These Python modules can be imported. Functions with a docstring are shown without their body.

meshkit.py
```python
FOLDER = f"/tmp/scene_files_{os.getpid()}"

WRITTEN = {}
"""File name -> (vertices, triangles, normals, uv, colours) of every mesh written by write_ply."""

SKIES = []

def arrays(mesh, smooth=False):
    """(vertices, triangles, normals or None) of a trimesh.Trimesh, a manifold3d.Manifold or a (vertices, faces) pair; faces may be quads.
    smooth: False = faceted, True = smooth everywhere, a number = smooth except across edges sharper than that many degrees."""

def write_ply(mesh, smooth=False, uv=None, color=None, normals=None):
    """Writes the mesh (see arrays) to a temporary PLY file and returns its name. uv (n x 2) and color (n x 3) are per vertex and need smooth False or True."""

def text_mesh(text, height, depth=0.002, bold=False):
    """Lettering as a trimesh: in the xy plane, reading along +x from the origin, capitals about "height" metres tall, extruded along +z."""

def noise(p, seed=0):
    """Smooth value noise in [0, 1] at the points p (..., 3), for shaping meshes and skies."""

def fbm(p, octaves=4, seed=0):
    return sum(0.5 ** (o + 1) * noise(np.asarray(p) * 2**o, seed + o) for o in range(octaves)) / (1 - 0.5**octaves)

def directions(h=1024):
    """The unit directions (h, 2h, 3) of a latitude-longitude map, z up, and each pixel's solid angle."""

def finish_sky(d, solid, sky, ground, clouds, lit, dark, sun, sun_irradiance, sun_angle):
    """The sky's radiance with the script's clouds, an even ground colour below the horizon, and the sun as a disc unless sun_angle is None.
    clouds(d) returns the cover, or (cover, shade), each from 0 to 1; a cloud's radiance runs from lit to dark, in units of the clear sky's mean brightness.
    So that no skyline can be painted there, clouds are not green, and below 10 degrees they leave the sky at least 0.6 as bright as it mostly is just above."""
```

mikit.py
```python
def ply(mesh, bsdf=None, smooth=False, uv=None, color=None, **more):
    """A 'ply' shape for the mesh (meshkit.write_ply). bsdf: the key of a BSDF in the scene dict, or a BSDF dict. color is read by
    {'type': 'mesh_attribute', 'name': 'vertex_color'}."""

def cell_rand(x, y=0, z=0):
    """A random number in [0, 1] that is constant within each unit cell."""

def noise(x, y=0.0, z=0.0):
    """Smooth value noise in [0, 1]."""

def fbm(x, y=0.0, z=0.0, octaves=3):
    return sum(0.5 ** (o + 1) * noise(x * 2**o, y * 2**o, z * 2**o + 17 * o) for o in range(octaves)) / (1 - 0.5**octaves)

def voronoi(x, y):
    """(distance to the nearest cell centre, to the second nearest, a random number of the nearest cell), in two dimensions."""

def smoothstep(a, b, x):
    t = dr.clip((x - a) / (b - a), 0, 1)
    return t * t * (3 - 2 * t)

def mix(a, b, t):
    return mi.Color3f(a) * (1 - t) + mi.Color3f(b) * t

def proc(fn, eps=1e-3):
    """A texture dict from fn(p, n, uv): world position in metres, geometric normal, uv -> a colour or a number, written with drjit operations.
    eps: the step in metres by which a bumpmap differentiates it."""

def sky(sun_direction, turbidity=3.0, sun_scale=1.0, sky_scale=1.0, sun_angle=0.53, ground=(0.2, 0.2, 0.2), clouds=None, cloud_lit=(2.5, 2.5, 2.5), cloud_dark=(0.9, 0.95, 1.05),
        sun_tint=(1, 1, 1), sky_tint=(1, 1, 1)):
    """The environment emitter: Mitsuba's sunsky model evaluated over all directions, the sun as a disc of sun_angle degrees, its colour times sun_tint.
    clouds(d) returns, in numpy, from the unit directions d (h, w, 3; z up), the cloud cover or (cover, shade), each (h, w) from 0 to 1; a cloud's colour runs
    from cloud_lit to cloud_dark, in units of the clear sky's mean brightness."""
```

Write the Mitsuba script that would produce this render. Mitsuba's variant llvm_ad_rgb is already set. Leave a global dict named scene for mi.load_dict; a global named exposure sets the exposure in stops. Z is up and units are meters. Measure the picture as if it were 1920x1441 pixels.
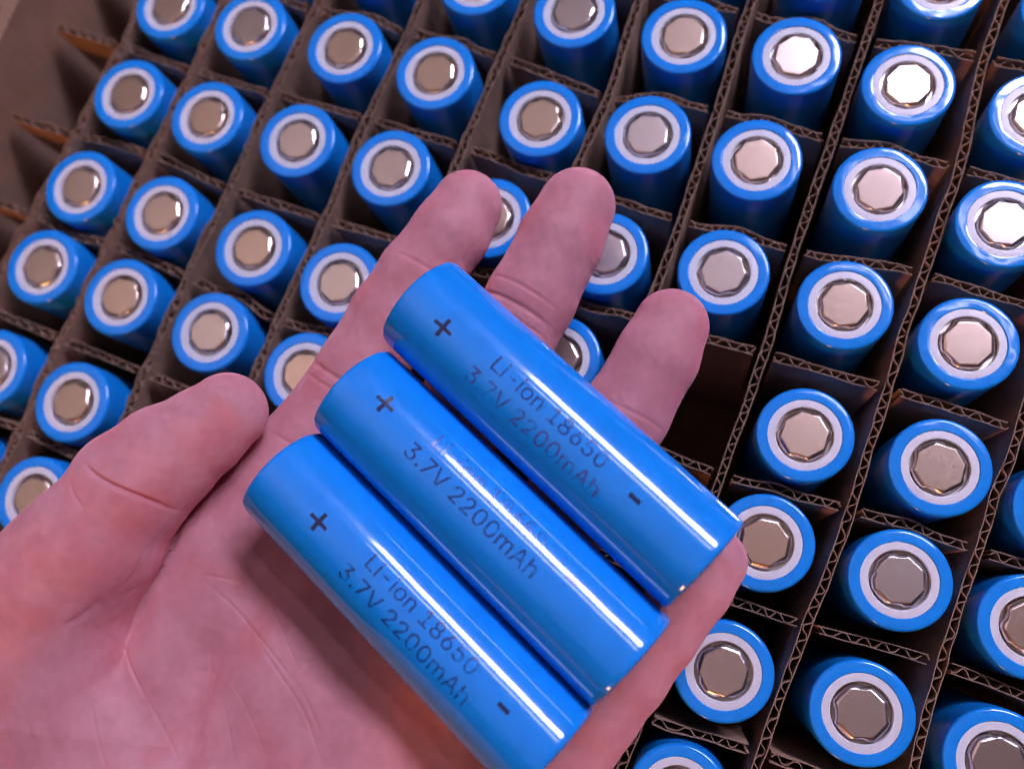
import math, random
import numpy as np, trimesh
import drjit as dr
import mitsuba as mi
import mikit, meshkit
from mikit import proc, noise, fbm, smoothstep, mix
from scipy.interpolate import PchipInterpolator

T = mi.ScalarTransform4f
MM = 0.001
random.seed(18)
rng = np.random.default_rng(18)
scene, labels = {'type': 'scene'}, {}

# ------------------------------------------------------------------ camera, lamps, exposure (millimetres here, metres in the scene)
CAM = np.array([175.33, -122.80, 244.33])
FWD = np.array([-0.240158, 0.143982, -0.959997])
UP = np.array([-0.319446, 0.922136, 0.218218])
scene['camera'] = {'type': 'thinlens', 'fov': 58.786, 'fov_axis': 'x', 'near_clip': 0.005, 'far_clip': 20.0,
                   'aperture_radius': 0.0016, 'focus_distance': 0.162,
                   'to_world': T().look_at(origin=(CAM * MM).tolist(), target=((CAM + 100 * FWD) * MM).tolist(), up=UP.tolist())}
exposure = -0.45

AIM = np.array([0.15, -0.08, 0.08])


def lamp_frame(az, el, dist):
    a, e = math.radians(az), math.radians(el)
    d = np.array([math.cos(e) * math.cos(a), math.cos(e) * math.sin(a), math.sin(e)])
    return T().look_at(origin=(AIM + dist * d).tolist(), target=AIM.tolist(), up=[0, 0, 1])


# out of view: bright window panes up right for streaks and glare, a warm lamp low on the near side; the room gives a dim even light
def pane(key, az, el, w, h, rad):
    scene[key] = {'type': 'rectangle', 'to_world': lamp_frame(az, el, 1.5) @ T().scale([w / 2, h / 2, 1]),
                  'emitter': {'type': 'area', 'radiance': {'type': 'rgb', 'value': rad}}, 'bsdf': {'type': 'diffuse', 'reflectance': {'type': 'rgb', 'value': [0.3, 0.3, 0.3]}}}


WINDOW = [62.0, 57.0, 78.0]
pane('unseen_window_light', 67, 49.5, 0.60, 0.22, WINDOW)
pane('unseen_window_light_001', 67, 62.5, 0.60, 0.04, [0.4 * x for x in WINDOW])  # unseen narrow pane, placed for the second thin highlight line
LAMP = AIM + 1.1 * np.array([0.05, -0.95, 0.31])  # warm lamp out of view, placed to light divider ends and cap bevels
scene['unseen_warm_lamp'] = {'type': 'sphere', 'center': LAMP.tolist(), 'radius': 0.07,
                      'emitter': {'type': 'area', 'radiance': {'type': 'rgb', 'value': [122.0, 44.0, 13.0]}}}
scene['added_uplight'] = {'type': 'disk', 'to_world': T().translate([-1.0, 0.05, 0.95]) @ T().scale(0.16),
                         'emitter': {'type': 'area', 'radiance': {'type': 'rgb', 'value': [80.0, 59.0, 59.0]}}}  # added uplight, only there to brighten the ceiling above
scene['ceiling'] = {'type': 'rectangle', 'to_world': T().translate([-0.6, 0.0, 2.2]) @ T().rotate([1, 0, 0], 180) @ T().scale([2.1, 1.9, 1]),
                    'bsdf': {'type': 'diffuse', 'reflectance': {'type': 'rgb', 'value': [0.72, 0.72, 0.72]}}}  # ceiling out of view, placed for the metal caps to mirror
scene['room_light'] = {'type': 'constant', 'radiance': {'type': 'rgb', 'value': [0.022, 0.02, 0.026]}}
labels['added_uplight'] = {'label': 'added warm uplighter, unseen, brightens the ceiling that the battery caps mirror', 'category': 'lamp'}
labels['unseen_window_light'] = {'label': 'unseen large bright window pane up to the right, lights the hand and batteries', 'category': 'window'}
labels['unseen_window_light_001'] = {'label': 'unseen narrow pane above the large bright one, gives a second thin highlight', 'category': 'window'}
labels['unseen_warm_lamp'] = {'label': 'unseen warm round lamp low on the near side, lights the divider ends orange', 'category': 'lamp'}
labels['ceiling'] = {'label': 'plain pale ceiling out of view above the box, mirrored in the battery caps', 'kind': 'structure'}


# ------------------------------------------------------------------ helpers
def put(key, mesh, bsdf, smooth=30, label=None, category=None, group=None, kind=None, **more):
    """One entry of the scene from a mesh in millimetres."""
    v, f = (mesh.vertices, mesh.faces) if hasattr(mesh, 'vertices') else mesh
    v = np.asarray(v, float) * MM
    scene[key] = mikit.ply(trimesh.Trimesh(v, np.asarray(f), process=False), bsdf, smooth=smooth, **more)
    tag(key, label, category, group, kind)
    return scene[key]


def tag(key, label=None, category=None, group=None, kind=None):
    d = {k: x for k, x in (('label', label), ('category', category), ('group', group), ('kind', kind)) if x}
    if d:
        labels[key] = d


def numbered(name, n):
    return name if n == 0 else f'{name}_{n:03d}'


def rgb(*c):
    return {'type': 'rgb', 'value': list(c)}


ORDINAL = ['first', 'second', 'third', 'fourth', 'fifth', 'sixth', 'seventh', 'eighth', 'ninth', 'tenth', 'eleventh']

# ------------------------------------------------------------------ materials


def card_color(p, n, uv):
    a = fbm(p.x * 900, p.y * 900, p.z * 160, 3)
    b = fbm(p.x * 140 + 7, p.y * 140, p.z * 140, 3)
    speck = smoothstep(0.72, 0.8, noise(p.x * 2600, p.y * 2600, p.z * 2600))
    return mix(mix((0.20, 0.122, 0.087), (0.30, 0.19, 0.135), a * 0.6 + b * 0.4), (0.12, 0.072, 0.05), speck * 0.5)


def card_bump(p, n, uv):
    return 0.00012 * fbm(p.x * 1500, p.y * 1500, p.z * 700, 3)


scene['kraft'] = {'type': 'twosided', 'bsdf': {'type': 'bumpmap', 'arbitrary': proc(card_bump, eps=1e-4), 'scale': 1.0,
                  'bsdf': {'type': 'principled', 'base_color': proc(card_color), 'roughness': 0.75, 'specular': 0.3}}}


def blue_color(p, n, uv):
    return mix((0.003, 0.215, 0.73), (0.004, 0.24, 0.79), fbm(p.x * 300, p.y * 300, p.z * 300, 2))


def film_bump(p, n, uv):
    return 0.000024 * fbm(p.x * 260, p.y * 260, p.z * 260, 2) + 0.000001 * noise(p.x * 5000, p.y * 5000, p.z * 5000)


for key_, ro, cc in (('blue_film', 0.085, 0.6), ('blue_film_dull', 0.115, 0.3)):
    scene[key_] = {'type': 'twosided', 'bsdf': {'type': 'bumpmap', 'arbitrary': proc(film_bump, eps=2e-4), 'scale': 1.0,
                   'bsdf': {'type': 'principled', 'base_color': proc(blue_color), 'roughness': ro, 'specular': 0.6, 'clearcoat': cc, 'clearcoat_gloss': 0.9}}}
scene['white_card'] = {'type': 'twosided', 'bsdf': {'type': 'principled', 'base_color': rgb(0.58, 0.60, 0.68), 'roughness': 0.38, 'specular': 0.5}}


def steel_rough(p, n, uv):
    return 0.21 + 0.10 * fbm(p.x * 5200, p.y * 5200, p.z * 5200, 2)


def steel_bump(p, n, uv):
    return 0.000003 * noise(p.x * 7000, p.y * 7000, p.z * 7000)


for k, c in enumerate(((0.90, 0.74, 0.66), (0.88, 0.70, 0.59), (0.80, 0.71, 0.70))):
    scene[numbered('cap_steel', k)] = {'type': 'twosided', 'bsdf': {'type': 'bumpmap', 'arbitrary': proc(steel_bump, eps=5e-5), 'scale': 1.0,
                                       'bsdf': {'type': 'principled', 'base_color': rgb(*c), 'metallic': 1.0, 'roughness': proc(steel_rough)}}}
scene['can_steel'] = {'type': 'twosided', 'bsdf': {'type': 'principled', 'base_color': rgb(0.45, 0.42, 0.40), 'metallic': 1.0, 'roughness': 0.3}}


def ink(dark, low, high):
    def fn(p, n, uv):
        w = smoothstep(low, high, fbm(p.x * 900, p.y * 900, p.z * 900, 3))
        return mix((0.004, 0.165, 0.58), dark, w)
    return {'type': 'twosided', 'bsdf': {'type': 'principled', 'base_color': proc(fn), 'roughness': 0.22, 'specular': 0.5, 'clearcoat': 0.2}}


scene['ink'] = ink((0.008, 0.035, 0.16), 0.25, 0.5)
scene['ink_thin'] = ink((0.04, 0.05, 0.24), 0.30, 0.62)
scene['ink_faded'] = ink((0.04, 0.09, 0.40), 0.36, 0.72)
scene['ink_mark'] = ink((0.01, 0.018, 0.075), 0.05, 0.25)


def skin_color(p, n, uv):
    a = fbm(p.x * 75, p.y * 75, p.z * 75, 3)
    b = fbm(p.x * 260 + 3, p.y * 260, p.z * 260, 3)
    c = noise(p.x * 900, p.y * 900, p.z * 900)
    base = mix((0.53, 0.20, 0.235), (0.625, 0.275, 0.315), smoothstep(0.25, 0.75, a * 0.5 + b * 0.5))
    red = smoothstep(0.52, 0.72, fbm(p.x * 120 + 11, p.y * 120 + 5, p.z * 120, 2))
    base = mix(base, (0.60, 0.175, 0.195), red * 0.5)
    return base * (0.95 + 0.1 * c)


def skin_bump(p, n, uv):
    u = (p.x * 0.58 - p.y * 0.81)
    v = (p.x * 0.81 + p.y * 0.58)
    w = fbm(p.x * 180, p.y * 180, p.z * 180, 2) * 2.0
    fine = noise(v * 1500 + w * 3, u * 330, 3.0) + 0.6 * noise(v * 420 + 9 - w * 2, u * 900, 1.0)
    return 0.0001 * fine + 0.00007 * fbm(p.x * 520, p.y * 520, p.z * 520, 3)


scene['skin'] = {'type': 'twosided', 'bsdf': {'type': 'bumpmap', 'arbitrary': proc(skin_bump, eps=1.5e-4), 'scale': 1.0,
                 'bsdf': {'type': 'principled', 'base_color': proc(skin_color), 'roughness': 0.58, 'specular': 0.32, 'flatness': 0.6, 'sheen': 0.15}}}
scene['tabletop_paint'] = {'type': 'twosided', 'bsdf': {'type': 'principled', 'base_color': rgb(0.33, 0.29, 0.26), 'roughness': 0.6}}

# ------------------------------------------------------------------ measured layout (mm; x along the rows, y up the columns, z up from the box floor)
NODES = {(0, 2): (3.5, -46.6), (0, 3): (2.4, -72.6), (0, 4): (1.4, -95.0), (1, 2): (25.5, -47.8), (1, 3): (24.8, -71.6), (1, 4): (24.5, -95.3), (1, 5): (24.0, -120.1), (1, 6): (24.8, -143.1), (2, 2): (48.7, -48.4), (2, 3): (48.6, -73.5), (2, 4): (47.8, -96.2), (2, 5): (47.9, -120.7), (3, 1): (74.7, -24.4), (3, 2): (74.1, -47.8), (3, 3): (74.8, -73.4), (3, 4): (73.7, -99.1), (4, 1): (98.9, -24.8), (4, 2): (98.7, -47.7), (5, 1): (126.1, -27.3), (6, 0): (148.8, -0.3), (6, 1): (150.2, -24.2), (6, 2): (150.8, -50.7), (7, 0): (174.4, -0.3), (7, 1): (175.0, -24.3), (7, 2): (175.2, -49.8), (7, 3): (175.9, -72.3), (7, 4): (175.6, -98.7), (7, 6): (176.8, -146.7), (8, 0): (198.0, 1.5), (8, 1): (200.1, -23.7), (8, 2): (200.2, -46.9), (8, 3): (200.4, -71.9), (8, 4): (200.4, -96.7), (8, 5): (199.4, -119.8), (8, 6): (198.9, -144.8), (9, 4): (224.0, -95.7), (9, 5): (223.1, -117.8)}
TOPS = {(0, 1): (16.6, -34.5), (0, 2): (14.8, -60.1), (0, 3): (14.6, -86.2), (0, 4): (16.0, -106.5), (0, 5): (15.3, -132.8), (1, 1): (37.9, -34.3), (1, 2): (38.7, -59.6), (1, 3): (38.8, -85.4), (1, 4): (37.5, -106.2), (1, 5): (37.0, -132.7), (1, 6): (39.3, -154.9), (2, 1): (64.3, -33.4), (2, 2): (62.4, -58.6), (2, 3): (63.3, -86.2), (2, 4): (62.0, -107.1), (3, 0): (88.0, -8.7), (3, 1): (87.2, -33.7), (3, 2): (86.5, -58.8), (3, 3): (86.1, -87.2), (3, 4): (86.7, -108.0), (4, 0): (112.3, -10.6), (4, 1): (114.4, -38.9), (4, 2): (112.7, -63.9), (5, 0): (138.0, -10.4), (5, 1): (138.5, -34.4), (5, 2): (139.2, -64.0), (5, 3): (137.4, -89.1), (6, 0): (162.2, -9.3), (6, 1): (161.3, -33.9), (6, 2): (162.9, -59.5), (7, -1): (184.9, 14.6), (7, 0): (185.1, -9.6), (7, 1): (186.4, -33.1), (7, 2): (187.1, -59.0), (7, 3): (188.2, -87.2), (7, 4): (187.3, -107.7), (7, 5): (187.2, -133.5), (7, 6): (187.1, -157.2), (8, 0): (209.9, -9.5), (8, 1): (210.4, -34.4), (8, 2): (210.1, -59.3), (8, 3): (212.6, -84.4), (8, 4): (212.0, -106.0), (8, 5): (212.5, -130.9), (9, 3): (234.3, -84.8), (9, 4): (234.2, -105.7), (9, 5): (235.3, -129.9)}
PX, PY, ZD, R, H = 24.948, 24.034, 61.3, 9.2, 65.0
I0, I1, J0, J1 = 0, 10, -2, 8


def node_offset(i, j, axis):
    """The dividers sag and lean: measured crossings, and their neighbours' average elsewhere."""
    if (i, j) in NODES:
        return NODES[(i, j)][axis] - (i * PX if axis == 0 else -j * PY)
    w = s = 0.0
    for (a, b), q in NODES.items():
        k = math.exp(-((a - i) ** 2 + (b - j) ** 2) / 1.6)
        w, s = w + k, s + k * (q[axis] - (a * PX if axis == 0 else -b * PY))
    return s / (w + 0.15)


TOPS.update({(5, -1): (137.0, 12.5), (6, -1): (162.0, 13.4), (4, -1): (112.5, 12.0), (3, -1): (87.4, 12.2), (2, 0): (62.6, -10.5), (1, 0): (37.6, -11.0), (0, 0): (14.4, -11.0),
             (8, -1): (210.5, 14.4), (0, 6): (14.0, -156.5), (9, 2): (235.2, -59.5)})
order = sorted(TOPS, key=lambda k: (k[0], k[1]))
top = {k: np.array(TOPS[k], float) for k in order}

# every strip's centre line, a sample each 1.2 mm, pushed clear of the cells
ys = np.arange(-J1 * PY - 16, -J0 * PY + 16, 1.2)
xs = np.arange(I0 * PX - 17.3, I1 * PX + 17, 1.2)
LONG, CROSS = {}, {}
for i in range(I0, I1 + 1):
    yj = np.array([-j * PY + node_offset(i, j, 1) for j in range(J1, J0 - 1, -1)])
    xj = np.array([i * PX + node_offset(i, j, 0) for j in range(J1, J0 - 1, -1)])
    LONG[i] = PchipInterpolator(yj, xj)(np.clip(ys, yj[0], yj[-1])) + 0.25 * np.sin(ys / 17.0 + i)
for j in range(J0, J1 + 1):
    xi = np.array([i * PX + node_offset(i, j, 0) for i in range(I0, I1 + 1)])
    yi = np.array([-j * PY + node_offset(i, j, 1) for i in range(I0, I1 + 1)])
    CROSS[j] = PchipInterpolator(xi, yi)(np.clip(xs, xi[0], xi[-1])) + 0.25 * np.sin(xs / 15.0 + 2 * j)


def soften(a, n=3):
    for _ in range(n):
        a = np.concatenate([[a[0]], (a[:-2] + 2 * a[1:-1] + a[2:]) / 4, [a[-1]]])
    return a


CLEAR = R + 1.25
for _ in range(60):
    for i, line in LONG.items():
        d = np.zeros_like(line)
        for (a, b), c in top.items():
            if a in (i, i - 1):
                dy = ys - c[1]
                half = np.sqrt(np.maximum(CLEAR ** 2 - dy ** 2, 0))
                if a == i:
                    d = np.minimum(d, np.where(half > 0, np.minimum(c[0] - half - line, 0), 0))
                else:
                    d = np.maximum(d, np.where(half > 0, np.maximum(c[0] + half - line, 0), 0)) if not (d < 0).any() else np.where(d < 0, d, np.where(half > 0, np.maximum(c[0] + half - line, 0), 0))
        LONG[i] = line + soften(d, 6) * 0.6
    for j, line in CROSS.items():
        d = np.zeros_like(line)
        for (a, b), c in top.items():
            if b in (j, j - 1):
                dx = xs - c[0]
                half = np.sqrt(np.maximum(CLEAR ** 2 - dx ** 2, 0))
                if b == j:
                    push = np.where(half > 0, np.maximum(c[1] + half - line, 0), 0)
                else:
                    push = np.where(half > 0, np.minimum(c[1] - half - line, 0), 0)
                d = np.where(push != 0, push, d)
        CROSS[j] = line + soften(d, 6) * 0.6
# and the cells clear of the strips
for k, c in top.items():
    for _ in range(30):
        for i in (k[0], k[0] + 1):
            if I0 <= i <= I1:
                d = np.stack([LONG[i] - c[0], ys - c[1]], -1)
                m = np.linalg.norm(d, axis=1)
                q = m.argmin()
                if m[q] < R + 1.1:
                    c -= d[q] / m[q] * (R + 1.1 - m[q]) * 0.5
        for j in (k[1], k[1] + 1):
            if J0 <= j <= J1:
                d = np.stack([xs - c[0], CROSS[j] - c[1]], -1)
                m = np.linalg.norm(d, axis=1)
                q = m.argmin()
                if m[q] < R + 1.1:
                    c -= d[q] / m[q] * (R + 1.1 - m[q]) * 0.5

# ------------------------------------------------------------------ the surface below, the carton
put('tabletop', trimesh.creation.box(extents=(1400, 1200, 24), transform=trimesh.transformations.translation_matrix((130, -80, -16.6))), 'tabletop_paint', label='plain grey brown tabletop under the carton', kind='structure')
XW0, XW1, YW0, YW1, ZW = -20.5, I1 * PX + 20.5, -J1 * PY - 19.5, -J0 * PY + 19.5, 70.6


def slab(x0, x1, y0, y1, z0, z1, rough=0.0, step=6.0):
    m = trimesh.creation.box(extents=(x1 - x0, y1 - y0, z1 - z0))
    m.apply_translation(((x0 + x1) / 2, (y0 + y1) / 2, (z0 + z1) / 2))
    if rough:
        m = m.subdivide_to_size(step)
        m.merge_vertices()
        v = m.vertices
        v += rough * (np.stack([meshkit.fbm(v / 22.0, 3, s) for s in (1, 2, 3)], -1) - 0.5) * 2
    return m


tag('cardboard_box', 'brown cardboard box filled with rows of upright blue batteries between corrugated dividers', 'box')
put('cardboard_box__floor', slab(XW0 - 4, XW1 + 4, YW0 - 4, YW1 + 4, -4, -0.3), 'kraft', smooth=False)
for k, a in enumerate(((XW0 - 4, XW0, YW0, YW1), (XW1, XW1 + 4, YW0, YW1), (XW0 - 4, XW1 + 4, YW0 - 4, YW0 - 0.01), (XW0 - 4, XW1 + 4, YW1 + 0.01, YW1 + 4))):
    put(numbered('cardboard_box__wall', k), slab(*a, -0.29, ZW, 0.5), 'kraft', smooth=40)
# flaps fold outwards and down from the top of each wall
for k, (ax, s) in enumerate(((0, -1), (0, 1), (1, -1), (1, 1))):
    ln = (YW1 - YW0 if ax == 0 else XW1 - XW0) - 2
    m = slab(0, 95, -ln / 2, ln / 2, -2.2, 1.6, 0.7)
    m.apply_transform(trimesh.transformations.rotation_matrix(math.radians(32), (0, 1, 0)))
    if ax == 0:
        m.apply_transform(trimesh.transformations.rotation_matrix(0 if s > 0 else math.pi, (0, 0, 1)))
        m.apply_translation(((XW1 + 4.4) if s > 0 else (XW0 - 4.4), (YW0 + YW1) / 2, ZW - 1.2))
    else:
        m.apply_transform(trimesh.transformations.rotation_matrix(s * math.pi / 2, (0, 0, 1)))
        m.apply_translation(((XW0 + XW1) / 2, (YW1 + 4.4) if s > 0 else (YW0 - 4.4), ZW - 1.2))
    put(numbered('cardboard_box__flap', k), m, 'kraft', smooth=40)

# ------------------------------------------------------------------ corrugated strips
THICK, PAPER, PITCH = 1.75, 0.2, 3.5


def ribbon(u, w, th, seg, z0, z1, phase, ztop=None):
    """A sheet of thickness th that follows the path (u, w) where seg is true, from z0 to z1; closed quads. Returns vertices (path space) and faces."""
    du, dw = np.gradient(u), np.gradient(w)
    n = np.stack([-dw, du], -1) / np.hypot(du, dw)[:, None]
    V, Fc, at = [], [], 0
    runs, start = [], None
    for q in range(len(u)):
        if seg[q] and start is None:
            start = q
        if start is not None and (not seg[q] or q == len(u) - 1):
            end = q if not seg[q] else q + 1
            if end - start > 1:
                runs.append((start, end))
            start = None
    for a, b in runs:
        pl = np.stack([u[a:b], w[a:b]], -1) - n[a:b] * th / 2
        pr = np.stack([u[a:b], w[a:b]], -1) + n[a:b] * th / 2
        zt = z1 + (ztop[a:b] if ztop is not None else 0) * np.ones(b - a)
        k = b - a
        V += [np.column_stack([pl, np.full(k, z0)]), np.column_stack([pl, zt]), np.column_stack([pr, zt]), np.column_stack([pr, np.full(k, z0)])]
        i = np.arange(k - 1)
        for c in range(4):
            e = (c + 1) % 4
            Fc.append(np.stack([at + c * k + i, at + c * k + i + 1, at + e * k + i + 1, at + e * k + i], -1))
        o = at + np.arange(4) * k
        Fc.append(np.array([[o[0], o[1], o[2], o[3]]]))
        Fc.append(np.array([[o[3] + k - 1, o[2] + k - 1, o[1] + k - 1, o[0] + k - 1]]))
        at += 4 * k
    return np.vstack(V), np.vstack(Fc)


def strip(key, u, w, slots, upper, seed, swap):
    """Two liners and a fluting sheet; slots (positions along u) cut from the upper or the lower half. swap: u runs along y."""
    def fine(n):
        uu = np.linspace(u[0], u[-1], n)
        return uu, np.interp(uu, u, w)

    def free(uu):
        return np.min([np.abs(uu - s) for s in slots], axis=0) > 1.75

    def finish(parts):
        v, f, at = [], [], 0
        for a, b in parts:
            v.append(a), f.append(b + at)
            at += len(a)
        v, f = np.vstack(v), np.vstack(f)
        f = np.vstack([f[:, [0, 1, 2]], f[:, [0, 2, 3]]])
        if swap:
            v = v[:, [1, 0, 2]]
            f = f[:, ::-1]
        return trimesh.Trimesh(v, f, process=False)

    r = np.random.default_rng(seed)
    low, mid, high = 0.2, 0.47 * ZD, ZD
    uu, ww = fine(int((u[-1] - u[0]) / 0.7))
    du, dw = np.gradient(uu), np.gradient(ww)
    n = np.stack([-dw, du], -1) / np.hypot(du, dw)[:, None]
    for k, s in enumerate((-1, 1)):
        off = s * (THICK / 2 - PAPER / 2) + 0.5 * (meshkit.fbm(np.column_stack([uu / 7.0, uu * 0 + seed, uu * 0 + k]), 3) - 0.5)
        zt = 1.9 * (meshkit.fbm(np.column_stack([uu / 5.0, uu * 0 + seed + 50, uu * 0 + k]), 4) - 0.55)
        a, b = uu + n[:, 0] * off, ww + n[:, 1] * off
        ok, al = free(uu), np.ones(len(uu), bool)
        parts = [ribbon(a, b, PAPER, ok if upper else al, mid, high, 0, zt), ribbon(a, b, PAPER, al if upper else ok, low, mid - 0.02, 0)]
        put(numbered(key + '__liner', k), finish(parts), 'kraft', smooth=35)
    uu, ww = fine(int((u[-1] - u[0]) / PITCH * 10))
    du, dw = np.gradient(uu), np.gradient(ww)
    n = np.stack([-dw, du], -1) / np.hypot(du, dw)[:, None]
    ph = 2 * math.pi * (uu / PITCH + 0.9 * meshkit.fbm(np.column_stack([uu / 9.0, uu * 0 + seed, uu * 0 + 9.0]), 2))
    off = (THICK / 2 - PAPER * 1.15) * np.clip(1.25 * np.sin(ph), -1, 1) * (1 - 0.12 * r.random(len(uu)))
    zt = 1.4 * (meshkit.fbm(np.column_stack([uu / 2.5, uu * 0 + seed + 80, uu * 0]), 3) - 0.65)
    a, b = uu + n[:, 0] * off, ww + n[:, 1] * off
    ok, al = free(uu), np.ones(len(uu), bool)
    parts = [ribbon(a, b, 0.17, ok if upper else al, mid, high, 0, zt), ribbon(a, b, 0.17, al if upper else ok, low, mid - 0.02, 0)]
    put(key + '__fluting', finish(parts), 'kraft', smooth=50)


for n_, i in enumerate(range(I0, I1 + 1)):
    key = numbered('long_cardboard_divider', n_)
    strip(key, ys, LONG[i], [float(np.interp(LONG[i].mean(), xs, CROSS[j])) for j in range(J0, J1 + 1)], False, 100 + i, True)
    lab = 'long corrugated divider nearest the bare left wall of the box' if i == 0 else (
        'long corrugated divider at the far right, beyond the last battery column' if i == I1 else
        f'long corrugated divider between the {ORDINAL[i - 1]} and {ORDINAL[i]} battery columns from the left')
    tag(key, lab, 'cardboard divider', 'long corrugated dividers between the battery columns')
for n_, j in enumerate(range(J0, J1 + 1)):
    key = numbered('cross_cardboard_divider', n_)
    sl = [float(np.interp(CROSS[j].mean(), ys, LONG[i])) for i in range(I0, I1 + 1)]
    for _ in range(3):
        sl = [float(np.interp(np.interp(s, xs, CROSS[j]), ys, LONG[i])) for s, i in zip(sl, range(I0, I1 + 1))]
    strip(key, xs, CROSS[j], sl, True, 300 + j, False)
    tag(key, f'short slotted corrugated divider crossing the columns, {ORDINAL[n_]} counted from the top', 'cardboard divider', 'slotted corrugated dividers across the battery columns')


# ------------------------------------------------------------------ batteries
def lathe(profile, n=64):
    return trimesh.creation.revolve(np.array(profile, float), sections=n)


def wrapper_mesh(seed, n=72):
    prof = [(6.3, 0.25), (6.4, 0.0), (7.6, 0.0), (8.6, 0.08), (9.02, 0.3), (9.2, 0.8), (9.2, 1.6), (9.2, 3.0), (9.2, 8.0), (9.2, 20.0), (9.2, 34.0), (9.2, 48.0), (9.2, 58.0), (9.2, 61.0), (9.2, 62.2), (9.2, 63.0), (9.2, 64.1), (9.17, 64.42), (9.05, 64.7),
            (8.84, 64.86), (8.55, 64.93), (8.0, 64.95), (7.3, 64.98), (7.0, 64.95), (6.9, 64.84), (6.88, 64.45)]
    m = lathe(prof, n)
    v = m.vertices.copy()
    a = np.arctan2(v[:, 1], v[:, 0])
    rad = np.hypot(v[:, 0], v[:, 1])
    q = np.column_stack([np.cos(a) * 2.2, np.sin(a) * 2.2, rad * 0.9])
    up = (v[:, 2] > 64.5)
    v[:, 2] += np.where(up, 0.17 * (meshkit.fbm(q, 3, seed) - 0.5), 0)
    sc = 1 + np.where((rad < 7.1) & up, 0.02 * (meshkit.noise(np.column_stack([np.cos(a) * 1.5, np.sin(a) * 1.5, a * 0]), seed + 5) - 0.5), 0)
    v[:, :2] *= sc[:, None]
    if n > 100:
        e = np.exp(-((65 - v[:, 2]) / 1.3) ** 2) + 0.6 * np.exp(-(v[:, 2] / 1.3) ** 2)
        k = 1 + e * 0.022 * (meshkit.fbm(np.column_stack([np.cos(a) * 7, np.sin(a) * 7, v[:, 2] / 2.5]), 3, seed) - 0.55)
        v[:, :2] *= k[:, None]
    return trimesh.Trimesh(v, m.faces, process=False)


def ring_mesh():
    return lathe([(7.3, 64.3), (7.3, 64.6), (6.85, 64.66), (5.62, 64.72), (5.45, 64.66), (5.36, 64.5), (5.34, 63.7)], 64)


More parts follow.
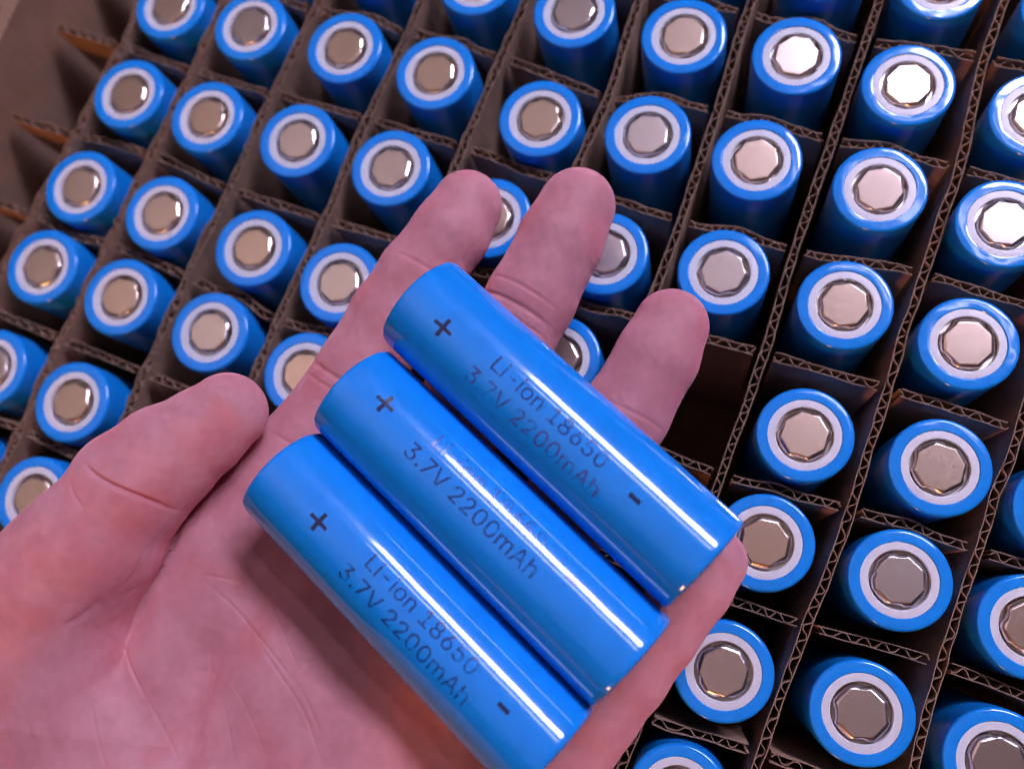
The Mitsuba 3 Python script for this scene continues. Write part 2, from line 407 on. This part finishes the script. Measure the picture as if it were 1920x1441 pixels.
def cap_mesh(seed):
    """The pressed button: an eight sided flat with bevelled facets that stands in a round well."""
    r = np.random.default_rng(seed)
    n = 64
    a = np.arange(n) * 2 * np.pi / n

    def octo(ap, soft):
        k = np.abs((a * 8 / (2 * np.pi)) % 1 - 0.5) * 2 * np.pi / 8
        return (1 - soft) * ap / np.cos(k) + soft * ap * 1.03

    rings = [(octo(4.95, 0.75), 63.2), (octo(4.86, 0.6), 64.2), (octo(4.72, 0.35), 64.6), (octo(4.6, 0.15), 64.78), (octo(4.36, 0.05), 64.99), (octo(4.0, 0.0), 65.13), (octo(3.93, 0.0), 65.135), (np.full(n, 1.9), 65.135), (np.full(n, 0.02), 65.135)]
    cut = np.zeros(n)
    for c in r.uniform(0, 0.6) + np.arange(4) * np.pi / 2 + r.uniform(-0.15, 0.15, 4):
        cut = np.maximum(cut, np.clip(2.2 - np.abs((a - c + np.pi) % (2 * np.pi) - np.pi) / 0.14, 0, 1))
    rings = [(rr * (1 - (0.075 if q < 4 else 0.03 if q == 4 else 0) * cut), z) for q, (rr, z) in enumerate(rings)]
    V, Fc = [], []
    for rr, z in rings:
        V.append(np.column_stack([rr * np.cos(a), rr * np.sin(a), z + 0 * a]))
    i = np.arange(n)
    for k in range(len(rings) - 1):
        Fc.append(np.stack([k * n + i, k * n + (i + 1) % n, (k + 1) * n + (i + 1) % n, (k + 1) * n + i], -1))
    f = np.vstack(Fc)
    return trimesh.Trimesh(np.vstack(V), np.vstack([f[:, [0, 1, 2]], f[:, [0, 2, 3]]]), process=False)


def can_mesh():
    return lathe([(0.01, 63.3), (5.4, 63.3), (7.0, 63.6), (7.0, 64.2)], 48)


def base_mesh():
    return lathe([(0.01, 0.12), (6.5, 0.12), (6.5, 0.6)], 48)


def plies(mesh, bsdf, smooth):
    return mikit.ply(trimesh.Trimesh(mesh.vertices * MM, mesh.faces, process=False), bsdf, smooth=smooth)


WRAP = [plies(wrapper_mesh(s), 'blue_film_dull', 35) for s in (1, 2, 3, 4, 5)]
RING = plies(ring_mesh(), 'white_card', 35)
CAPS = [[plies(cap_mesh(s), numbered('cap_steel', k), 22) for k in range(3)] for s in (1, 2, 3)]
CAN, BASE = plies(can_mesh(), 'can_steel', 30), plies(base_mesh(), 'can_steel', 30)


def battery(key, frame, label, group, seed, nod=0.0):
    r = random.Random(seed)
    spin = T().rotate([0, 0, 1], r.uniform(0, 360))
    m = frame @ spin
    scene[key + '__wrapper'] = {**r.choice(WRAP), 'to_world': m}
    scene[key + '__insulator_ring'] = {**RING, 'to_world': m}
    ct, ca = r.gauss(0, 0.9), r.uniform(0, 360)
    piv = T().translate([0, 0, 0.0645]) @ T().rotate([math.cos(ca), math.sin(ca), 0], ct) @ T().rotate([1, 0, 0], nod) @ T().translate([0, 0, -0.0645])
    scene[key + '__positive_cap'] = {**r.choice(r.choice(CAPS)), 'to_world': frame @ piv @ T().rotate([0, 0, 1], r.uniform(0, 360))}
    scene[key + '__steel_can'] = {**CAN, 'to_world': m}
    tag(key, label, 'battery', group)


cols = {}
for k in order:
    cols.setdefault(k[0], []).append(k)
for n_, k in enumerate(order):
    c = top[k]
    rel = c - np.array([(k[0] + 0.5) * PX + np.mean([node_offset(k[0] + a, k[1] + b, 0) for a in (0, 1) for b in (0, 1)]),
                        -(k[1] + 0.5) * PY + np.mean([node_offset(k[0] + a, k[1] + b, 1) for a in (0, 1) for b in (0, 1)])])
    foot = c - rel * 0.25 + rng.normal(0, 0.25, 2)
    d = np.array([c[0] - foot[0], c[1] - foot[1], H])
    d /= np.linalg.norm(d)
    ax = np.cross([0, 0, 1], d)
    ang = math.degrees(math.asin(min(1, np.linalg.norm(ax))))
    axis = ax if np.linalg.norm(ax) > 1e-6 else np.array([1.0, 0, 0])
    fr = T().translate([foot[0] * MM, foot[1] * MM, 0.0002]) @ T().rotate(axis.tolist(), ang)
    pos, tot = cols[k[0]].index(k), len(cols[k[0]])
    battery(numbered('battery', n_), fr, f'upright blue battery in the box, {ORDINAL[k[0]]} column from the left, {ORDINAL[pos]} from the top', 'upright batteries in the divided box', 500 + n_, {(7, 1): 5.5, (6, 1): 5.0, (6, 0): 3.2, (5, 0): 2.0, (7, 0): 5.0, (8, 0): 4.0, (8, 1): 4.5, (7, 2): 4.5, (6, 2): 2.5, (8, 2): 5.5, (8, 3): 2.0}.get(k, 0.0))

# ------------------------------------------------------------------ the three batteries on the hand, with their printing
HELD = [((118.10, -92.53, 98.10), (0.9217, -0.3860, -0.0392), 19.7, -3.0, ('ink', 'ink_thin')),
        ((112.48, -110.81, 97.30), (0.9218, -0.3851, -0.0452), 19.1, 20.0, ('ink_faded', 'ink')),
        ((105.79, -128.08, 96.00), (0.9223, -0.3848, -0.0357), 24.0, 4.0, ('ink', 'ink'))]


def printed(text, height, s0, ang0, width=None, bold=False):
    """Lettering bent round the sleeve: local frame of the cylinder, axis z from the plus end (65) down to 0, angle from +x."""
    m = meshkit.text_mesh(text, height, 0.001, bold)
    nrm = m.face_normals[:, 2] > 0.5
    m = trimesh.Trimesh(m.vertices, m.faces[nrm])
    m.remove_unreferenced_vertices()
    v, f = trimesh.remesh.subdivide_to_size(m.vertices, m.faces, 0.5, max_iter=12)
    if width:
        v = v * [width / (v[:, 0].max() - v[:, 0].min()), 1, 1]
    s = s0 + v[:, 0] - v[:, 0].min()
    a = math.radians(ang0) + v[:, 1] / R
    rr = R + 0.02
    # the wearer of the angle looks along the axis: angle grows towards the +Y side of the photo
    return trimesh.Trimesh(np.column_stack([rr * np.cos(a), rr * np.sin(a), 65.0 - s]), f[:, ::-1], process=False)


HELD_LABEL = ['blue battery lying across the fingers, uppermost of the three held, nearest the fingertips',
              'blue battery in the middle of the three held, its upper print nearly rubbed away',
              'blue battery lying on the palm, lowest of the three held, nearest the thumb']
WRAP_HI = wrapper_mesh(9, 180)
for k, (a, d, s0, base, (ink1, ink2)) in enumerate(HELD):
    a, d = np.array(a), np.array(d)
    d /= np.linalg.norm(d)
    side = np.cross([0, 0, 1], d)
    side /= np.linalg.norm(side)
    up = np.cross(d, side)
    # local x -> up, y -> side, z -> -d (the plus end is at local z = 65)
    M = np.eye(4)
    M[:3, 0], M[:3, 1], M[:3, 2] = up, side, -d
    if np.linalg.det(M[:3, :3]) < 0:
        raise ValueError('left handed')
    M[:3, 3] = (a + d * 65) * MM
    key = f'held_battery' if k == 0 else f'held_battery_{k:03d}'
    fr = T(M)
    battery(key, fr, HELD_LABEL[k], 'batteries held in the hand', 900 + k)
    scene[key + '__negative_terminal'] = {**BASE, 'to_world': fr}
    scene[key + '__wrapper'] = {**plies(WRAP_HI, 'blue_film', 35), 'to_world': fr}
    for name, mesh, bs in (('printed_line', printed('Li-ion 18650', 2.65, s0, base, 23.9), ink1),
                           ('printed_line_001', printed('3.7V 2200mAh', 2.75, s0 - 2.3, base - 26.0, 28.2), ink2),
                           ('plus_mark', printed('+', 5.2, s0 - 12.2, base - 15.5, 3.7, False), 'ink_mark'),
                           ('minus_mark', printed('-', 4.2, s0 + 29.6, base - 9.0, 2.2, True), 'ink_mark')):
        scene[key + '__' + name] = {**plies(mesh, bs, True), 'to_world': fr}
tag('held_battery_001__printed_line', 'pale, nearly rubbed away line of print')

# ------------------------------------------------------------------ the hand: one surface from a distance field
JOINTS = {'forearm': [(106.8, -211.1, 86, 17), (104.3, -225.0, 97, 19), (101.6, -240.1, 108, 22)],
 'forearm2': [(127.2, -210.5, 86, 16), (122.1, -225.3, 97, 18), (117.8, -239.1, 108, 21)],
 'index': [(112.1, -67.0, 79.3, 7.0), (111.2, -73.3, 79.6, 7.7), (108.2, -83.9, 79, 8.1), (106.0, -93.2, 78.5, 8.3), (104.4, -104.6, 78.4, 8.6),
           (100.9, -119.3, 77.5, 9.0), (98.4, -130.1, 76, 9.6)],
 'meta_index': [(98.4, -130.1, 76, 9.3), (91.0, -171.2, 75, 10.5), (89.7, -203.2, 78, 12)],
 'meta_middle': [(119.0, -137.6, 76, 9.8), (109.4, -174.1, 75, 10), (103.2, -204.7, 79, 12)],
 'meta_pinky': [(164.2, -163.2, 77, 8.5), (151.1, -183.9, 77, 11), (134.7, -208.6, 82, 13)],
 'meta_ring': [(142.2, -150.2, 76, 9.4), (129.6, -180.5, 75, 10), (117.8, -207.3, 80, 12)],
 'middle': [(133.5, -61.1, 80.2, 7.5), (133.0, -68.5, 80.4, 8.2), (131.4, -81.1, 79.2, 8.6), (129.6, -92.1, 78.5, 8.8), (127.4, -103.2, 78.3, 9.1),
            (123.4, -120.0, 77.5, 9.5), (119.0, -137.6, 76, 10)],
 'pinky': [(179.3, -115.9, 81.8, 5.7), (177.8, -120.9, 81.8, 6.1), (174.9, -130.3, 81, 6.4), (172.2, -138.8, 80.5, 6.7), (169.3, -146.9, 80, 7.1),
           (164.2, -163.2, 77, 8.5)],
 'ring': [(158.5, -78.2, 80.3, 7.0), (158.0, -84.4, 80.3, 7.6), (156.1, -95.9, 79.3, 8.0), (154.2, -106.2, 78.8, 8.4), (152.1, -116.3, 78.3, 8.7),
          (148.2, -133.7, 77.5, 9.1), (142.2, -150.2, 76, 9.6)],
 'thenar': [(66.0, -163.7, 85, 11.5), (63.0, -190.7, 80, 15), (67.7, -213.2, 77, 16)],
 'thenar2': [(74.0, -154.0, 91.0, 10.2), (71.3, -166.0, 85.5, 12.2), (81.0, -189.0, 77.5, 13.0), (90.5, -212.3, 76, 14)],
 'thumb_low': [(78.0, -142.4, 94, 10.4), (75.8, -150.6, 93, 10.9), (70.5, -159.8, 90, 11.4)],
 'thumb_tip': [(89.8, -122.2, 93.5, 7.2), (86.9, -127.4, 94, 8.0), (82.4, -133.8, 94, 9.6), (78.8, -140.0, 94, 10.3)],
 'web_fold': [(96.5, -132.0, 80.5, 6.8), (92.8, -146.0, 81.0, 7.2), (91.2, -157.0, 80.5, 7.0), (91.0, -168.0, 78.5, 6.8)]}
PALM = [(86.4, -123.8), (97.0, -118.9), (114.2, -120.4), (134.5, -128.8), (151.7, -136.2), (166.3, -146.7), (168.6, -157.0), (163.8, -173.6), (155.0, -191.1), (129.8, -216.2),
 (98.7, -221.7), (71.6, -210.6), (65.5, -181.2), (70.6, -152.0), (77.2, -137.2)]
CREASES = [([(74.1, -138.8), (76.4, -139.9), (79.9, -140.5), (83.9, -140.8), (87.4, -141.0), (89.4, -141.5), (91.0, -142.2)], 97, 0.8, 0.42),
 ([(72.9, -142.7), (75.4, -144.8), (78.5, -146.2)], 98, 0.3, 0.4),
 ([(86.5, -144.8), (86.8, -149.4), (86.5, -156.3), (85.7, -162.2), (85.2, -166.5), (85.4, -168.7)], 87, 0.85, 0.5),
 ([(83.3, -166.2), (86.0, -169.4), (89.7, -172.1), (93.7, -174.9)], 88, 0.385, 0.3), ([(93.7, -174.9), (99.4, -178.3), (105.0, -182.7)], 88, 0.099, 0.26),
 ([(79.3, -167.2), (81.8, -163.9), (84.0, -159.6)], 90, 0.35, 0.45),
 ([(94.7, -151.5), (101.2, -154.1), (108.4, -157.2), (113.8, -159.2), (121.3, -163.7)], 86, 0.132, 0.26),
 ([(94.0, -151.3), (98.8, -150.2), (103.8, -149.8)], 86, 0.099, 0.26),
 ([(100.8, -159.3), (101.7, -166.9), (102.8, -174.3), (106.0, -182.7), (108.1, -189.3)], 86, 1.7, 3.4),
 ([(99.8, -160.2), (102.1, -166.7), (103.7, -173.0)], 86, 0.121, 0.25), ([(101.1, -160.2), (103.4, -166.2), (104.9, -172.5)], 86, 0.083, 0.25),
 ([(83.3, -175.4), (88.0, -180.5), (94.5, -187.6), (99.8, -192.9)], 86, 0.099, 0.26),
 ([(107.1, -156.8), (116.2, -162.0), (123.2, -166.7), (128.7, -173.0)], 86, 0.11, 0.26), ([(105.7, -168.2), (110.5, -173.0), (114.3, -179.1)], 86, 0.083, 0.25),
 ([(106.8, -165.8), (113.3, -169.9), (119.8, -176.8)], 86, 0.072, 0.25), ([(116.3, -159.9), (121.3, -163.7), (126.6, -168.2)], 86, 0.072, 0.25),
 ([(70.0, -179.9), (74.6, -186.1), (79.6, -194.0)], 86, 0.055, 0.25), ([(74.5, -180.1), (79.5, -186.0), (84.5, -191.9)], 86, 0.066, 0.35),
 ([(67.7, -184.9), (71.9, -190.2), (77.1, -195.1)], 86, 0.066, 0.35), ([(72.4, -170.6), (77.3, -173.8), (80.9, -179.5)], 86, 0.083, 0.26),
 ([(107.5, -150.6), (114.4, -155.8), (118.6, -160.0)], 86, 0.099, 0.26), ([(122.6, -83.6), (130.3, -84.7), (138.5, -86.3)], 87, 0.35, 0.45),
 ([(122.6, -86.1), (130.2, -87.1), (138.2, -88.7)], 87, 0.22, 0.4), ([(123.6, -80.2), (130.6, -81.3), (138.6, -83.0)], 87, 0.2, 0.4),
 ([(96.3, -107.2), (101.5, -108.5), (108.1, -109.7)], 87, 0.35, 0.5), ([(96.0, -109.7), (101.2, -110.8), (107.4, -111.7)], 87, 0.22, 0.4),
 ([(103.6, -82.1), (112.1, -83.3), (122.3, -85.0)], 87, 0.15, 0.4), ([(149.6, -96.0), (157.4, -96.8), (165.5, -97.5)], 87, 0.14, 0.4),
 ([(95.0, -122.6), (100.5, -123.3), (104.8, -123.8)], 87, 0.25, 0.45)]


def chain(P, joints, rscale=1.0):
    """Distance to a chain of tapered capsules."""
    out = np.full(len(P), 1e9)
    for (ax, ay, az, ar), (bx, by, bz, br) in zip(joints[:-1], joints[1:]):
        a, b = np.array([ax, ay, az]), np.array([bx, by, bz])
        ab = b - a
        t = np.clip(((P - a) @ ab) / (ab @ ab), 0, 1)
        d = np.linalg.norm(P - a - t[:, None] * ab, axis=1) - (ar + (br - ar) * t) * rscale
        out = smin(out, d, 1.2)
    return out


def smin(a, b, k):
    h = np.maximum(k - np.abs(a - b), 0) / k
    return np.minimum(a, b) - h * h * k * 0.25


def poly_dist(P, poly):
    poly = np.array(poly)
    d = np.full(len(P), 1e9)
    inside = np.zeros(len(P), bool)
    for a, b in zip(poly, np.roll(poly, -1, 0)):
        ab = b - a
        t = np.clip(((P - a) @ ab) / (ab @ ab), 0, 1)
        d = np.minimum(d, np.linalg.norm(P - a - t[:, None] * ab, axis=1))
        c = ((a[1] > P[:, 1]) != (b[1] > P[:, 1]))
        c[c] = P[c, 0] < (b[0] - a[0]) * (P[c, 1] - a[1]) / (b[1] - a[1]) + a[0]
        inside ^= c
    return np.where(inside, -d, d)


def dome(P, c, rad):
    q = (P - np.array(c)) / np.array(rad)
    return (np.linalg.norm(q, axis=1) - 1) * min(rad)


def hand_field(P):
    out = None
    fingers = None
    for name in ('index', 'middle', 'ring', 'pinky'):
        d = chain(P, JOINTS[name])
        fingers = d if fingers is None else smin(fingers, d, 1.5)
    palm = None
    for name in ('meta_index', 'meta_middle', 'meta_ring', 'meta_pinky'):
        d = chain(P, JOINTS[name])
        palm = d if palm is None else smin(palm, d, 9.0)
    d2 = poly_dist(P[:, :2], PALM)
    zc, half, rr = 75.6, 9.2, 8.0
    q = np.stack([np.maximum(d2 + rr, 0), np.maximum(np.abs(P[:, 2] - zc) - half + rr, 0)], -1)
    slab_ = np.linalg.norm(q, axis=1) - rr + np.minimum(np.maximum(d2 + rr, np.abs(P[:, 2] - zc) - half + rr), 0)
    palm = smin(palm, slab_, 5.0)
    palm = smin(palm, chain(P, JOINTS['web_fold']), 5.0)
    arm = smin(chain(P, JOINTS['forearm']), chain(P, JOINTS['forearm2']), 12.0)
    palm = smin(palm, arm, 14.0)
    body = smin(palm, fingers, 5.0)
    thumb = smin(chain(P, JOINTS['thumb_tip']), chain(P, JOINTS['thumb_low']), 3.0)
    heel = smin(chain(P, JOINTS['thenar']), chain(P, JOINTS['thenar2']), 10.0)
    thumb = smin(thumb, heel, 7.0)
    away = np.clip((-171.0 - P[:, 1] + 0.25 * (P[:, 0] - 84)) / 14.0, 0, 1)
    out = smin(thumb, body, 0.35 + 13.0 * away)
    for a, d, *_ in HELD:
        a, d = np.array(a), np.array(d) / np.linalg.norm(d)
        w = P - a
        s = w @ d
        rad = np.linalg.norm(w - s[:, None] * d, axis=1) - (R + 0.12)
        cyl = np.maximum(rad, np.maximum(-s, s - 65.0) - 0.12)
        out = -smin(-out, cyl, 0.8)
    return out


def surface(field, lo, hi, step):
    """Naive surface nets of a distance field, evaluated only near its zero set."""
    lo, hi = np.array(lo, float), np.array(hi, float)
    B = 8
    n = (np.ceil((hi - lo) / step / B).astype(int) + 1) * B
    cx, cy, cz = [(np.arange(m // B) + 0.5) * B * step + o for m, o in zip(n, lo)]
    C = np.stack(np.meshgrid(cx, cy, cz, indexing='ij'), -1)
    near = np.abs(field(C.reshape(-1, 3))).reshape(C.shape[:3]) < B * step * 1.25
    mask = np.kron(near, np.ones((B, B, B), bool))
    D = np.where(np.kron(field(C.reshape(-1, 3)).reshape(C.shape[:3]) < 0, np.ones((B, B, B), bool)), -9.0, 9.0)
    idx = np.argwhere(mask)
    for s in range(0, len(idx), 400000):
        q = idx[s:s + 400000]
        D[q[:, 0], q[:, 1], q[:, 2]] = field(lo + (q + 0.5) * step)
    S = D < 0
    c = np.zeros(tuple(m - 1 for m in n), int)
    for dx, dy, dz in np.ndindex(2, 2, 2):
        c += S[dx:n[0] - 1 + dx, dy:n[1] - 1 + dy, dz:n[2] - 1 + dz]
    act = (c > 0) & (c < 8)
    vid = np.full(act.shape, -1)
    cells = np.argwhere(act)
    vid[act] = np.arange(len(cells))
    pos, cnt = np.zeros((len(cells), 3)), np.zeros(len(cells))
    for ax in range(3):
        for o in np.ndindex(2, 2):
            a = np.zeros(3, int)
            a[[k for k in range(3) if k != ax]] = o
            b = a.copy()
            b[ax] = 1
            da, db = D[tuple((cells + a).T)], D[tuple((cells + b).T)]
            x = (da < 0) != (db < 0)
            t = np.where(x, da / np.where(x, da - db, 1), 0)
            pos[x] += (cells + a)[x] + t[x, None] * (b - a)
            cnt[x] += 1
    V = lo + (pos / cnt[:, None] + 0.5) * step
    Fs = []
    for ax in range(3):
        u, v = (ax + 1) % 3, (ax + 2) % 3
        sl0 = [slice(None)] * 3
        sl1 = [slice(None)] * 3
        sl0[ax], sl1[ax] = slice(0, -1), slice(1, None)
        e = np.argwhere(S[tuple(sl0)] != S[tuple(sl1)])
        e = e[(e[:, u] > 0) & (e[:, v] > 0) & (e[:, u] < n[u] - 1) & (e[:, v] < n[v] - 1)]
        fl = S[tuple(e.T)]
        q = []
        for a, b in ((0, 0), (-1, 0), (-1, -1), (0, -1)):
            g = e.copy()
            g[:, u] += a
            g[:, v] += b
            q.append(vid[tuple(g.T)])
        q = np.stack(q, -1)
        q[~fl] = q[~fl][:, ::-1]
        Fs.append(q)
    f = np.vstack(Fs)
    f = f[(f >= 0).all(1)]
    return V, np.vstack([f[:, [0, 1, 2]], f[:, [0, 2, 3]]])


def field_normals(P, e=0.15):
    g = np.stack([hand_field(P + e * np.eye(3)[k]) - hand_field(P - e * np.eye(3)[k]) for k in range(3)], -1)
    return g / np.maximum(np.linalg.norm(g, axis=1, keepdims=True), 1e-9)


def rounded(pts):
    p = np.array(pts, float)
    for _ in range(2):
        p = np.vstack([p[:1], np.stack([0.75 * p[:-1] + 0.25 * p[1:], 0.25 * p[:-1] + 0.75 * p[1:]], 1).reshape(-1, 2), p[-1:]])
    return p


CREASES = [(rounded(c[0]), *c[1:]) for c in CREASES]


def crease_distance(q, pts):
    pts = np.array(pts)
    inside = np.nonzero(((q > pts.min(0) - 9) & (q < pts.max(0) + 9)).all(1))[0]
    if len(inside) < len(q):
        best, along = np.full(len(q), 1e9), np.zeros(len(q))
        if len(inside):
            best[inside], along[inside] = crease_distance(q[inside], pts)
        return best, along
    best, along = np.full(len(q), 1e9), np.zeros(len(q))
    seglen = np.linalg.norm(np.diff(pts, axis=0), axis=1)
    cum = np.concatenate([[0], np.cumsum(seglen)])
    for s, (a, b) in enumerate(zip(pts[:-1], pts[1:])):
        ab = b - a
        t = np.clip(((q - a) @ ab) / (ab @ ab), 0, 1)
        d = np.linalg.norm(q - a - t[:, None] * ab, axis=1)
        along = np.where(d < best, (cum[s] + t * seglen[s]) / cum[-1], along)
        best = np.minimum(best, d)
    return best, along


def fitted(P, rounds=2):
    for _ in range(rounds):
        P = P - field_normals(P) * hand_field(P)[:, None] * 0.9
    return P


V, Fh = surface(hand_field, (35, -285, 52), (190, -50, 132), 0.5)
V = fitted(V)
for reach in (2.4, 1.3):                                            # finer faces along the creases
    near = np.zeros(len(V), bool)
    for pts, zs, depth, width in CREASES:
        if width < 1:
            near |= (crease_distance(V[:, :2], pts)[0] < reach) & (np.abs(V[:, 2] - zs) < 9)
    pick = np.nonzero(near[Fh].any(1))[0]
    n0 = len(V)
    V, Fh = trimesh.remesh.subdivide(V, Fh, face_index=pick)
    V, Fh = np.array(V), np.array(Fh)
m_ = trimesh.Trimesh(V, Fh, process=False)
m_.merge_vertices()
V, Fh = fitted(np.array(m_.vertices), 1), np.array(m_.faces)
NV = field_normals(V)
# creases: real grooves pressed along lines of the palm and the finger joints
upface = np.clip(NV[:, 2] * 1.6, 0, 1)
dent = np.zeros(len(V))
for pts, zs, depth, width in CREASES:
    best, along = crease_distance(V[:, :2], pts)
    taper = np.clip(np.minimum(along, 1 - along) * 5, 0.0, 1) if depth < 0.9 else np.clip(np.minimum(along * 4, (1 - along) * 12), 0, 1)
    ok = np.abs(V[:, 2] - zs) < 9
    dent += np.where(ok, depth * taper * np.exp(-(best / width) ** 2), 0)
V = V - NV * (dent * upface)[:, None]
# soft unevenness of flesh
V = V + NV * (0.25 * (meshkit.fbm(V / 9.0, 3, 4) - 0.5))[:, None]
scene['person'] = mikit.ply(trimesh.Trimesh(V * MM, Fh, process=False), 'skin', smooth=True)
tag('person', 'bare open left hand, palm up, holding three blue batteries above the box', 'hand')
